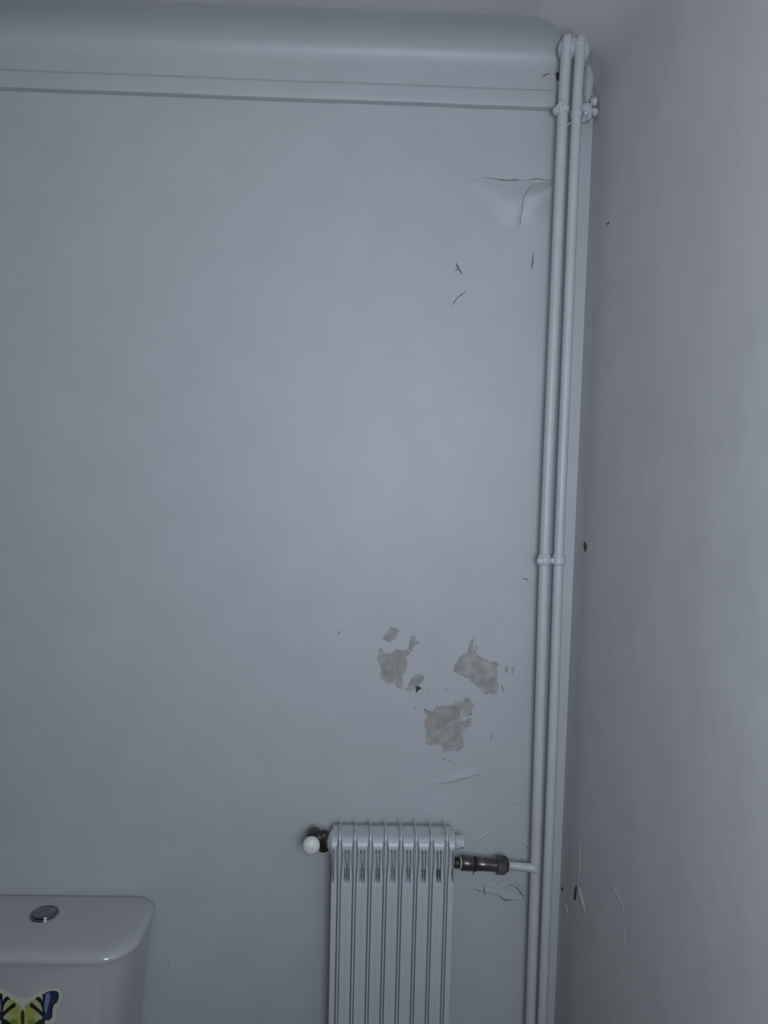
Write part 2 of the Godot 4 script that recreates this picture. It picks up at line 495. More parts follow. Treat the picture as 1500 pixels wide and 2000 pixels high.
	# curled slivers of paint still hanging on
	var slivers := [[Vector2(0.0688, 1.2537), Vector2(0.0696, 1.2455), Vector2(0.0712, 1.2329)], [Vector2(0.2318, 1.2441), Vector2(0.2257, 1.2407), Vector2(0.2265, 1.2347), Vector2(0.2322, 1.2305)], [Vector2(0.1660, 1.2062), Vector2(0.1753, 1.2023), Vector2(0.1810, 1.1974)], [Vector2(0.1491, 1.1151), Vector2(0.1653, 1.1187), Vector2(0.1814, 1.1306), Vector2(0.1974, 1.1429)], [Vector2(0.2067, 1.1605), Vector2(0.2108, 1.1552), Vector2(0.2104, 1.1461)], [Vector2(0.0869, 1.2672), Vector2(0.0890, 1.2623), Vector2(0.0865, 1.2603)], [Vector2(0.2057, 1.1404), Vector2(0.2102, 1.1311)]]
	for s in slivers:
		st = start()
		var path := []; var rad := []
		for i in 9:
			var t := i / 8.0
			var total := 0.0
			for k in s.size() - 1: total += s[k].distance_to(s[k + 1])
			var p: Vector2 = along(s, t * total)
			path.append(Vector3(p.x, p.y, 0.0008 + 0.0014 * sin(PI * t)))
			rad.append(0.0003 + 0.0010 * sin(PI * t))
		tube(st, path, rad, 7)
		sub("paint_flake", st, M.wall, wall, "")
	# the torn sheet of paint by the pipes, leaning out at its top edge
	st = start()
	var cols := [
		[[Vector2(0.1752, 2.1872), Vector2(0.1753, 2.1852), Vector2(0.1754, 2.1807)], [0.0, 0.0, 0.0]],
		[[Vector2(0.2004, 2.1883), Vector2(0.2007, 2.1807), Vector2(0.1980, 2.1602)], [0.0, 0.0013, 0.0]],
		[[Vector2(0.2172, 2.1888), Vector2(0.2177, 2.1747), Vector2(0.2103, 2.1443)], [0.0, 0.0028, 0.0]],
		[[Vector2(0.2341, 2.1881), Vector2(0.2348, 2.1676), Vector2(0.2227, 2.1267)], [0.0, 0.0045, 0.0]],
		[[Vector2(0.2510, 2.1860), Vector2(0.2503, 2.1583), Vector2(0.2368, 2.1107)], [0.0, 0.0065, 0.0]],
		[[Vector2(0.2679, 2.1863), Vector2(0.2650, 2.1493), Vector2(0.2525, 2.0981)], [0.0, 0.0088, 0.0]],
		[[Vector2(0.2848, 2.1858), Vector2(0.2761, 2.1447), Vector2(0.2696, 2.0920)], [0.0004, 0.0105, 0.0]],
		[[Vector2(0.3016, 2.1867), Vector2(0.2816, 2.1429), Vector2(0.2839, 2.0958)], [0.0010, 0.0112, 0.0010]],
		[[Vector2(0.3101, 2.1850), Vector2(0.2901, 2.1547), Vector2(0.2863, 2.0999)], [0.0020, 0.0106, 0.0004]],
	]
	grid(st, sagging(cols))
	sub("peeling_sheet", st, M.wall, wall, "torn sheet of paint bulging away from the wall by the pipes")
	st = start()
	cols = [
		[[Vector2(0.3095, 2.1842), Vector2(0.2910, 2.1544), Vector2(0.2880, 2.0992)], [-0.001, 0.0099, 0.0]],
		[[Vector2(0.3160, 2.1852), Vector2(0.3028, 2.1544), Vector2(0.2983, 2.0962)], [-0.001, 0.0145, 0.0]],
		[[Vector2(0.3270, 2.1865), Vector2(0.3154, 2.1568), Vector2(0.3102, 2.0966)], [-0.001, 0.0162, 0.0]],
		[[Vector2(0.3379, 2.1882), Vector2(0.3296, 2.1625), Vector2(0.3235, 2.1036)], [-0.001, 0.0165, 0.0]],
		[[Vector2(0.3505, 2.1896), Vector2(0.3445, 2.1714), Vector2(0.3382, 2.1172)], [-0.001, 0.0148, 0.0]],
		[[Vector2(0.3590, 2.1899), Vector2(0.3578, 2.1776), Vector2(0.3531, 2.1275)], [-0.001, 0.0115, 0.0]],
	]
	grid(st, sagging(cols))
	sub("peeling_sheet", st, M.wall, wall, "pocket of loose paint sagging open beside the pipe")
	st = start(false)
	crack(st, [Vector2(0.2096, 2.1889), Vector2(0.2239, 2.1894), Vector2(0.2341, 2.1884), Vector2(0.2409, 2.1864), Vector2(0.2510, 2.1860), Vector2(0.2595, 2.1850), Vector2(0.2679, 2.1861), Vector2(0.2796, 2.1873), Vector2(0.2848, 2.1855), Vector2(0.2982, 2.1863), Vector2(0.3083, 2.1890), Vector2(0.3217, 2.1906), Vector2(0.3269, 2.1882), Vector2(0.3505, 2.1902)], 0.0026, on_back, 0.0006)
	crack(st, [Vector2(0.2808, 2.1465), Vector2(0.2819, 2.1351), Vector2(0.2830, 2.1233)], 0.0042, on_back, 0.0032)
	crack(st, [Vector2(0.2875, 2.1221), Vector2(0.2875, 2.1123), Vector2(0.2859, 2.1004)], 0.0026, on_back, 0.0005)
	crack(st, [Vector2(0.3144, 2.0538), Vector2(0.3142, 2.0372), Vector2(0.3136, 2.0306), Vector2(0.3114, 2.0198)], 0.0032, on_back)
	crack(st, [Vector2(0.1674, 2.0312), Vector2(0.1720, 2.0214), Vector2(0.1809, 2.0085)], 0.0042, on_back)
	crack(st, [Vector2(0.1654, 2.0143), Vector2(0.1687, 2.0172), Vector2(0.1729, 2.0195)], 0.002, on_back)
	crack(st, [Vector2(0.1899, 1.9813), Vector2(0.1837, 1.9737), Vector2(0.1729, 1.9659), Vector2(0.1663, 1.9565), Vector2(0.1641, 1.9473)], 0.0022, on_back)
	crack(st, [Vector2(0.3153, 1.4242), Vector2(0.3233, 1.4274), Vector2(0.3307, 1.4204)], 0.003, on_back)
	crack(st, [Vector2(0.3172, 2.3749), Vector2(0.3276, 2.3808), Vector2(0.3343, 2.3819)], 0.003, on_back)
	crack(st, [Vector2(0.2852, 1.2124), Vector2(0.2865, 1.2024), Vector2(0.2890, 1.1964)], 0.002, on_back)
	crack(st, [Vector2(0.2722, 1.1145), Vector2(0.2676, 1.1067), Vector2(0.2628, 1.1009)], 0.0016, on_back)
	crack(st, [Vector2(-0.0415, 1.3160), Vector2(-0.0407, 1.3078)], 0.003, on_back)
	sub("paint_crack", st, M.crack, wall, "fine cracks and scratches in the paint")
	# creases, blisters and broken skin of paint
	for c in [
		[[Vector2(0.1555, 1.0062), Vector2(0.1850, 1.0110), Vector2(0.2144, 1.0198), Vector2(0.2373, 1.0262), Vector2(0.2570, 1.0295)], 0.0026, 0.022, 0.003],
		[[Vector2(0.2881, 0.9628), Vector2(0.3137, 0.9706), Vector2(0.3490, 0.9710)], 0.0008, 0.008, 0.006],
		[[Vector2(0.2567, 0.9422), Vector2(0.2678, 0.9509), Vector2(0.2789, 0.9584)], 0.0009, 0.005, 0.005],
		[[Vector2(0.2337, 0.8830), Vector2(0.2541, 0.8939), Vector2(0.2763, 0.9135)], 0.0012, 0.006, 0.004],
		[[Vector2(0.2397, 0.8572), Vector2(0.2599, 0.8757), Vector2(0.2844, 0.8619), Vector2(0.3021, 0.8621)], 0.0009, 0.006, 0.004],
		[[Vector2(0.3374, 0.8926), Vector2(0.3452, 0.8798), Vector2(0.3547, 0.8766)], 0.002, 0.006, 0.004],
		[[Vector2(0.2367, 0.7891), Vector2(0.2631, 0.7817), Vector2(0.2925, 0.7786), Vector2(0.3054, 0.7679), Vector2(0.3265, 0.7658), Vector2(0.3548, 0.7672)], 0.0024, 0.015, 0.003],
		[[Vector2(0.2550, 0.8055), Vector2(0.2731, 0.7948), Vector2(0.2942, 0.7884), Vector2(0.3096, 0.7972), Vector2(0.3282, 0.8039)], 0.0013, 0.008, 0.003],
		[[Vector2(0.3194, 0.8147), Vector2(0.3347, 0.7996), Vector2(0.3458, 0.7823)], 0.0014, 0.008, 0.003],
		[[Vector2(-0.3774, 0.5998), Vector2(-0.3702, 0.6272), Vector2(-0.3775, 0.6598)], 0.0012, 0.004, 0.003],
		[[Vector2(0.2071, 1.9860), Vector2(0.2203, 1.9963), Vector2(0.2406, 2.0019)], 0.0008, 0.010, 0.010],
	]:
		st = start()
		crease(st, c[0], c[1], c[2], c[3], on_back)
		sub("paint_crease", st, M.wall, wall, "")
	st = start(false)
	crack(st, [Vector2(0.2616, 0.7969), Vector2(0.2641, 0.7838), Vector2(0.2675, 0.7741)], 0.003, on_back, 0.0018)
	crack(st, [Vector2(0.2914, 0.7797), Vector2(0.3002, 0.7678), Vector2(0.3066, 0.7646), Vector2(0.3234, 0.7647)], 0.0022, on_back, 0.0010)
	crack(st, [Vector2(0.3221, 0.7984), Vector2(0.3330, 0.7887), Vector2(0.3407, 0.7779), Vector2(0.3463, 0.7682)], 0.0028, on_back, 0.0026)
	crack(st, [Vector2(0.3116, 0.7994), Vector2(0.3222, 0.7963)], 0.0018, on_back, 0.0020)
	crack(st, [Vector2(0.2419, 0.7913), Vector2(0.2525, 0.7859), Vector2(0.2640, 0.7860)], 0.0016, on_back, 0.0012)
	sub("paint_crack", st, M.crack, wall, "cracks in the blistered paint under the radiator valve")
	# swollen plaster around the pipes where they leave the room, and a swelling beside them
	st = start()
	for c in [[Vector3(0.3536, 2.4069, 0.0400), 0.017, 0.023], [Vector3(0.3799, 2.4061, 0.0400), 0.0165, 0.024], [Vector3(0.3681, 2.4140, 0.0340), 0.019, 0.018]]:
		lump(st, c[0], Vector3(c[1], c[2], c[1]), 0.0028, 5)
	sub("plaster_lump", st, M.gloss, wall, "lumpy painted plaster where the pipes enter the ceiling")
	st = start()
	lump(st, Vector3(0.4059, 2.3670, 0.0020), Vector3(0.0105, 0.044, 0.012), 0.0006, 8)
	sub("plaster_lump", st, M.wall, wall, "smooth swelling of paint in the corner beside the upper bracket")
	st = start(false)
	plate(st, [Vector2(0.3439, 2.3832), Vector2(0.3506, 2.3853), Vector2(0.3512, 2.3705), Vector2(0.3464, 2.3694)], on_back, 0.0009)
	sub("paint_chip", st, M.dirt, wall, "dark gap beside the pipe above the rail")

# rows for grid(): each column is a torn top edge, the line where the sheet bulges most and the foot where it lies flat again
func sagging(cols: Array) -> Array:
	var rows := []
	for j in 13:
		var row := []
		for c in cols:
			var p: Vector2
			var h: float
			if j <= 9:
				var f := j / 9.0                       # foot to bulge
				p = c[0][2].lerp(c[0][1], f)
				h = lerpf(c[1][2], c[1][1], smoothstep(0.0, 1.12, f) * 1.06)
			else:
				var f := (j - 9) / 3.0
				p = c[0][1].lerp(c[0][0], f)
				h = lerpf(c[1][1], c[1][0], f)
			row.append(Vector3(p.x, p.y, h + 0.0002))
		rows.append(row)
	return rows

func lump(st: SurfaceTool, c: Vector3, r: Vector3, rough: float, seed_: int) -> void:
	var n := FastNoiseLite.new()
	n.seed = seed_; n.frequency = 0.09
	var rows := []
	for i in 13:
		var b := -PI / 2 + PI * i / 12.0
		var row := []
		for k in 20:
			var a := TAU * k / 20.0
			var d := Vector3(cos(b) * cos(a), sin(b), -cos(b) * sin(a))
			row.append(c + d * r + d * rough * n.get_noise_3dv((c + d * r) * 1000.0))
		rows.append(row)
	grid(st, rows, true)

func build_side_wall_marks() -> void:
	var wall := get_node("wall_right")
	var st := start(false)
	plate(st, ragged([Vector2(0.0622, 1.5058), Vector2(0.0750, 1.5102), Vector2(0.0758, 1.5046), Vector2(0.0856, 1.5058), Vector2(0.0834, 1.4988), Vector2(0.0747, 1.4900), Vector2(0.0668, 1.4977)], 0.002, 0.0008, 3), on_right, 0.0007)
	sub("paint_chip", st, M.dirt, wall, "small dark chip in the side wall beside the pipe clip")
	st = start(false)
	plate(st, ragged([Vector2(0.1048, 0.8522), Vector2(0.1135, 0.8644), Vector2(0.1177, 0.8598), Vector2(0.1163, 0.8469), Vector2(0.1114, 0.8329), Vector2(0.1013, 0.8288)], 0.002, 0.0010, 4), on_right, 0.0007)
	plate(st, ragged([Vector2(0.0145, 0.7991), Vector2(0.0287, 0.8106), Vector2(0.0226, 0.7985), Vector2(0.0154, 0.7932)], 0.002, 0.0010, 4), on_right, 0.0007)
	sub("paint_chip", st, M.dirt, wall, "dark split in the side wall near the radiator valve")
	st = start(false)
	plate(st, [Vector2(0.1167, 2.0773), Vector2(0.1340, 2.0759), Vector2(0.1314, 2.0740), Vector2(0.1200, 2.0746)], on_right, 0.0006)
	sub("paint_chip", st, M.dirt, wall, "")
	for c in [
		[[Vector2(0.0975, 0.9441), Vector2(0.1229, 0.9376), Vector2(0.1255, 0.8992), Vector2(0.1191, 0.8736)], 0.0016, 0.010, 0.006],
		[[Vector2(0.1167, 0.8663), Vector2(0.1381, 0.8619), Vector2(0.1593, 0.8550), Vector2(0.1770, 0.8465)], 0.0032, 0.012, 0.004],
		[[Vector2(0.2883, 0.9664), Vector2(0.3188, 0.9722), Vector2(0.3533, 0.9734), Vector2(0.3643, 0.9635), Vector2(0.3638, 0.9507)], 0.0012, 0.010, 0.004],
		[[Vector2(0.3625, 0.9432), Vector2(0.3708, 0.9345), Vector2(0.3701, 0.9066)], 0.0011, 0.010, 0.004],
		[[Vector2(0.0441, 0.7879), Vector2(0.0569, 0.7810), Vector2(0.0694, 0.7741)], 0.0020, 0.008, 0.004],
		[[Vector2(0.0824, 0.7636), Vector2(0.0935, 0.7635), Vector2(0.1006, 0.7650)], 0.0012, 0.004, 0.003],
	]:
		st = start()
		var ln: Array = c[0]
		crease(st, ln, c[1], c[2], c[3], on_right)
		sub("paint_crease", st, M.side_wall, wall, "")

var pipe_top := [Vector3(0.3507, 2.4125, 0.0500), Vector3(0.3759, 2.4116, 0.0500)]
var pipe_path := []

func build_pipes() -> void:
	var marks := [
		[Vector3(0.3511, 2.4249, 0.0500), Vector3(0.3482, 2.2731, 0.0500), Vector3(0.3478, 1.9060, 0.0500), Vector3(0.3472, 1.5137, 0.0500), Vector3(0.3507, 1.1653, 0.0500), Vector3(0.3538, 0.8562, 0.0500), Vector3(0.3561, 0.5476, 0.0500)],
		[Vector3(0.3763, 2.4240, 0.0500), Vector3(0.3735, 2.2740, 0.0500), Vector3(0.3741, 1.9067, 0.0500), Vector3(0.3746, 1.5142, 0.0500), Vector3(0.3776, 1.1657, 0.0500), Vector3(0.3791, 0.8564, 0.0500), Vector3(0.3803, 0.5477, 0.0500)]]
	var labels := ["left of the two white pipes, the one feeding the radiator", "right of the two white pipes, nearest the corner"]
	for k in 2:
		var c := Curve3D.new()
		c.bake_interval = 0.02
		var pts: Array = marks[k]
		var tail: Vector3 = pts[-1]
		pts.append(Vector3(tail.x + 0.004, -0.01, tail.z))
		for i in pts.size():
			var d: Vector3 = (pts[mini(i + 1, pts.size() - 1)] - pts[maxi(i - 1, 0)]) / 6.0
			c.add_point(pts[i], -d, d)
		var base := Vector3(tail.x + 0.004, 0, tail.z)
		var t := thing("heating_pipe", "slim vertical painted heating pipe, " + labels[k], "pipe", base, "heating pipes in the corner")
		var path := []
		for p in c.get_baked_points(): path.append(p)
		path.reverse()
		pipe_path.append(path)
		var st := start()
		tube(st, path, [0.0097], 28)
		part("pipe", st, M.gloss, t)
		if k == 0:
			st = start()
			var a := Vector3(0.2995, 0.8667, 0.0520)
			var b := Vector3(0.3546, 0.8609, 0.0500)
			tube(st, [a, a.lerp(b, 0.5), a.lerp(b, 0.78), a.lerp(b, 0.88), a.lerp(b, 1.0)], [0.0080, 0.0080, 0.0082, 0.0100, 0.0125], 24)
			part("branch_pipe", st, M.gloss, t, "short branch towards the radiator valve")

func pipe_at(k: int, y: float) -> Vector3:
	var path: Array = pipe_path[k]
	for i in path.size() - 1:
		if path[i].y <= y and path[i + 1].y >= y:
			return path[i].lerp(path[i + 1], (y - path[i].y) / maxf(path[i + 1].y - path[i].y, 1e-6))
	return path[-1]

func ring(st: SurfaceTool, c: Vector3, r: float, half: float) -> void:
	lathe(st, c - Vector3(0, half, 0), Vector3.UP, [[0.0, 0.0099], [0.0003, r * 0.93], [half * 0.3, r], [half * 1.0, r * 1.02], [half * 1.7, r], [half * 1.97, r * 0.93], [half * 2, 0.0099]], 24)

func build_clamps() -> void:
	# double clip half way down
	var y: float = Vector3(0.3593, 1.4698, 0.0500).y
	var a := pipe_at(0, y)
	var b := pipe_at(1, y)
	var t := thing("pipe_clip", "painted double clip joining both pipes half way up the wall", "pipe clip", Vector3((a.x + b.x) / 2, y, 0.0))
	for c in [a, b]:
		var st := start()
		ring(st, c, 0.0132, 0.0072)
		lathe(st, c + Vector3(0, 0.0060, 0), Vector3.UP, [[0.0, 0.0125], [0.0045, 0.0118], [0.007, 0.0100]], 24)
		part("ring", st, M.gloss, t)
		st = start()
		lump(st, c + Vector3(0.004 if c == b else -0.009, -0.001, 0.006), Vector3(0.0075, 0.0075, 0.0065), 0.0012, 4)
		part("clip_ear", st, M.gloss, t)
	var st2 := start()
	box(st2, Vector3(a.x + 0.006, y - 0.0052, 0.040), Vector3(b.x - 0.006, y + 0.0052, 0.057), 0.002)
	part("bridge", st2, M.gloss, t)
	st2 = start()
	tube(st2, [Vector3((a.x + b.x) / 2, y, -0.004), Vector3((a.x + b.x) / 2, y, 0.050)], [0.0035], 12)
	part("screw", st2, M.gloss, t)
	# bracket near the top: rings, plate to the corner and painted-over bolts
	var y2: float = Vector3(0.3728, 2.2902, 0.0500).y
	a = pipe_at(0, y2); b = pipe_at(1, y2)
	t = thing("pipe_bracket", "paint-clogged bracket holding both pipes at the end of the rail", "bracket", Vector3(b.x, y2, 0.0))
	st2 = start()
	ring(st2, b, 0.0112, 0.0068)
	part("ring", st2, M.gloss, t)
	st2 = start()
	ring(st2, b + Vector3(0, 0.119, 0), 0.0118, 0.0035)
	part("ring", st2, M.gloss, t)
	st2 = start()
	ring(st2, a + Vector3(0, 0.004, 0), 0.0112, 0.0045)
	lump(st2, a + Vector3(-0.0115, 0.004, 0.003), Vector3(0.0065, 0.009, 0.008), 0.0045, 3)
	lump(st2, a + Vector3(-0.0045, 0.012, 0.0075), Vector3(0.0065, 0.013, 0.005), 0.0045, 9)
	lump(st2, a + Vector3(0.002, 0.006, 0.0085), Vector3(0.0065, 0.006, 0.004), 0.0035, 6)
	part("ring", st2, M.gloss, t)
	st2 = start()
	box(st2, Vector3(b.x + 0.0100, y2 - 0.004, 0.024), Vector3(Vector3(0.4060, 2.3044, 0.0340).x, y2 + 0.026, 0.040), 0.003)
	box(st2, Vector3(b.x + 0.01, y2 + 0.0, -0.004), Vector3(b.x + 0.02, y2 + 0.02, 0.030), 0.002)
	part("plate", st2, M.gloss, t)
	for q in [[Vector3(0.4090, 2.3190, 0.0360), 0.0062, 0.0072], [Vector3(0.4108, 2.3001, 0.0360), 0.006, 0.007], [Vector3(0.3908, 2.2916, 0.0460), 0.0052, 0.005], [Vector3(0.3889, 2.2833, 0.0440), 0.005, 0.0042]]:
		st2 = start()
		lump(st2, q[0], Vector3(q[1], q[2], 0.007), 0.0040, 12)
		part("bolt", st2, M.gloss, t)
	st2 = start()
	tube(st2, [Vector3(0.3554, 2.2656, 0.0560), Vector3(0.3600, 2.2709, 0.0520), Vector3(0.3626, 2.2712, 0.0560), Vector3(0.3650, 2.2744, 0.0570)], [0.0011], 8)
	part("paint_drip", st2, M.gloss, t)
	# rail end joint
	
const PITCH := 0.02893
const FIN_0 := -0.0296
const RAD_TOP := 0.9405
const RAD_BOTTOM := 0.20
const RAD_BACK := 0.035
const RAD_FRONT := 0.100

func radiator_path() -> Array:      # points of the side outline: [y, z, normal y, normal z], from the back top over the front to the back bottom
	var out := []
	out.append([RAD_TOP - 0.02, RAD_BACK, 0.0, -1.0])
	out.append([RAD_TOP - 0.004, RAD_BACK, 0.5, -0.8])
	for k in 5: out.append([RAD_TOP, lerpf(RAD_BACK + 0.004, RAD_FRONT - 0.018, k / 4.0), 1.0, 0.0])
	for k in range(1, 9):
		var a := PI / 2 * k / 8
		out.append([RAD_TOP - 0.018 + 0.018 * cos(a), RAD_FRONT - 0.018 + 0.018 * sin(a), cos(a), sin(a)])
	for k in range(1, 91): out.append([lerpf(RAD_TOP - 0.018, RAD_TOP - 0.13, k / 90.0), RAD_FRONT, 0.0, 1.0])
	for k in range(1, 11): out.append([lerpf(RAD_TOP - 0.13, RAD_BOTTOM + 0.02, k / 10.0), RAD_FRONT, 0.0, 1.0])
	for k in range(1, 5):
		var a := PI / 2 * k / 4
		out.append([RAD_BOTTOM + 0.02 - 0.02 * sin(a), RAD_FRONT - 0.02 + 0.02 * cos(a), -sin(a), cos(a)])
	out.append([RAD_BOTTOM, RAD_BACK, -0.7, -0.7])
	return out

func build_radiator() -> void:
	var t := thing("radiator", "narrow white eight-section steel radiator hung on the wall under the flaking paint", "radiator", Vector3(FIN_0 + 3.5 * PITCH, RAD_BOTTOM, 0.0))
	var path := radiator_path()
	var st := start()
	var xs := []
	for k in 73: xs.append(lerpf(-0.5, 0.5, k / 72.0))
	var rows := []
	for p in path:
		var row := []
		for u in xs:
			var x: float = u * PITCH
			var a := absf(x)
			var h := 0.0
			var front: float = clampf(p[3], 0.0, 1.0)
			var y: float = p[0]
			# channel on both sides of the fin, widest where the section starts
			var swell: float = smoothstep(RAD_TOP, RAD_TOP - 0.030, y) * smoothstep(RAD_TOP - 0.085, RAD_TOP - 0.035, y)
			h -= 0.0095 * (1.0 - smoothstep(0.0016, 0.0044 + 0.0036 * swell, a)) * front
			# gap between neighbouring sections near the top: two grooves beside a tapering rib, open at the foot
			var s0 := RAD_TOP - 0.016
			var s1 := RAD_TOP - 0.088
			var e: float = PITCH / 2 - a
			if y < s0 and y > s1 and p[3] > 0.3:
				var f: float = clampf((s0 - y) / (s0 - s1), 0.0, 1.0)
				var half: float = 0.0052
				if y < s1 + 0.005: half *= sqrt(maxf(0.0, 1.0 - pow((s1 + 0.005 - y) / 0.005, 2.0)))
				var inside: float = 1.0 - smoothstep(half - 0.0012, half, e)
				var rib: float = (1.0 - smoothstep(0.0010, 0.0022, e)) * (1.0 - smoothstep(0.3, 0.85, f))
				h -= (0.020 * smoothstep(0.0, 0.30, f) * (1.0 - 0.95 * rib) + 0.016 * smoothstep(0.70, 0.80, f)) * inside
			elif y <= s1 and front > 0.5:
				h -= 0.0004 * (1.0 - smoothstep(0.0, 0.0006, e))
			row.append(Vector3(x, p[0] + p[2] * h, p[1] + p[3] * h))
		rows.append(row)
	for i in rows.size() - 1:
		for j in xs.size() - 1:
			quad(st, rows[i + 1][j], rows[i + 1][j + 1], rows[i][j + 1], rows[i][j])
	rows.reverse()
	var back: Array = [rows[-1], rows[0]]
	grid(st, back)
	for side in 2:
		var prof := []
		for r in rows: prof.append(r[-1 if side else 0])
		var mid := Vector3(prof[0].x, (RAD_TOP + RAD_BOTTOM) / 2, (RAD_FRONT + RAD_BACK) / 2)
		for k in prof.size():
			var n := (k + 1) % prof.size()
			if side: tri(st, mid, prof[n], prof[k])
			else: tri(st, mid, prof[k], prof[n])
	st.generate_normals()
	var section_mesh := st.commit()
	# the thin welded rim of each section
	st = start(false)
	var half := 0.0012
	var outer := []
	var inner := []
	for p in path:
		var d := lerpf(0.0022, 0.0095, smoothstep(0.35, 0.95, p[2]))
		if p[3] < -0.5: d = 0.0
		outer.append(Vector2(p[0] + p[2] * d, p[1] + p[3] * d))
		inner.append(Vector2(p[0] - p[2] * 0.014, p[1] - p[3] * 0.014))
	for k in outer.size() - 1:
		var o0: Vector2 = outer[k]; var o1: Vector2 = outer[k + 1]; var i0: Vector2 = inner[k]; var i1: Vector2 = inner[k + 1]
		quad(st, Vector3(-half, o0.x, o0.y), Vector3(-half, o1.x, o1.y), Vector3(half, o1.x, o1.y), Vector3(half, o0.x, o0.y))
		quad(st, Vector3(half, o0.x, o0.y), Vector3(half, o1.x, o1.y), Vector3(half, i1.x, i1.y), Vector3(half, i0.x, i0.y))
		quad(st, Vector3(-half, o1.x, o1.y), Vector3(-half, o0.x, o0.y), Vector3(-half, i0.x, i0.y), Vector3(-half, i1.x, i1.y))
	st.generate_normals()
	var fin_mesh := st.commit()
	for k in 8:
		var s := MeshInstance3D.new()
		s.name = "section"
		s.mesh = section_mesh
		s.material_override = M.radiator
		t.add_child(s, true)
		s.position = Vector3(FIN_0 + k * PITCH, 0, 0) - t.position
		var f := MeshInstance3D.new()
		f.name = "fin"
		f.mesh = fin_mesh
		f.material_override = M.radiator
		s.add_child(f, true)
	var left := FIN_0 - PITCH / 2
	var right := FIN_0 + 7.5 * PITCH
	st = start()
	var hub := Vector3(left + 0.002, Vector3(-0.0434, 0.9201, 0.0680).y, 0.068)
	lathe(st, hub, Vector3.LEFT, [[0.0, 0.0235], [0.003, 0.0225], [0.006, 0.0195], [0.009, 0.0155], [0.0115, 0.0125], [0.013, 0.009], [0.019, 0.0082]], 28)
	part("bushing", st, M.radiator, t, "flared white bushing on the valve side")
	st = start()
	var plug := Vector3(right - 0.002, Vector3(0.1933, 0.9214, 0.0680).y, 0.068)
	lathe(st, plug, Vector3.RIGHT, [[0.0, 0.0240], [0.003, 0.0230], [0.0055, 0.0185], [0.0075, 0.0140], [0.0085, 0.0132], [0.0150, 0.0132], [0.0156, 0.0128]], 28)
	var pl := part("end_plug", st, M.radiator, t, "white blanking plug on the pipe side")
	st = start(false)
	lathe(st, plug + Vector3(0.0150, 0, 0), Vector3.RIGHT, [[0.0, 0.0100], [0.0008, 0.0118], [0.0078, 0.0118], [0.0086, 0.0110]], 6, 0.3)
	sub("hex_head", st, M.radiator, pl)
	for k in [1, 6]:
		for y in [RAD_TOP - 0.12, RAD_BOTTOM + 0.08]:
			st = start(false)
			box(st, Vector3(FIN_0 + (k - 0.15) * PITCH, y - 0.02, 0.0005), Vector3(FIN_0 + (k + 0.15) * PITCH, y, RAD_BACK + 0.02))
			part("wall_hook", st, M.gloss, t)

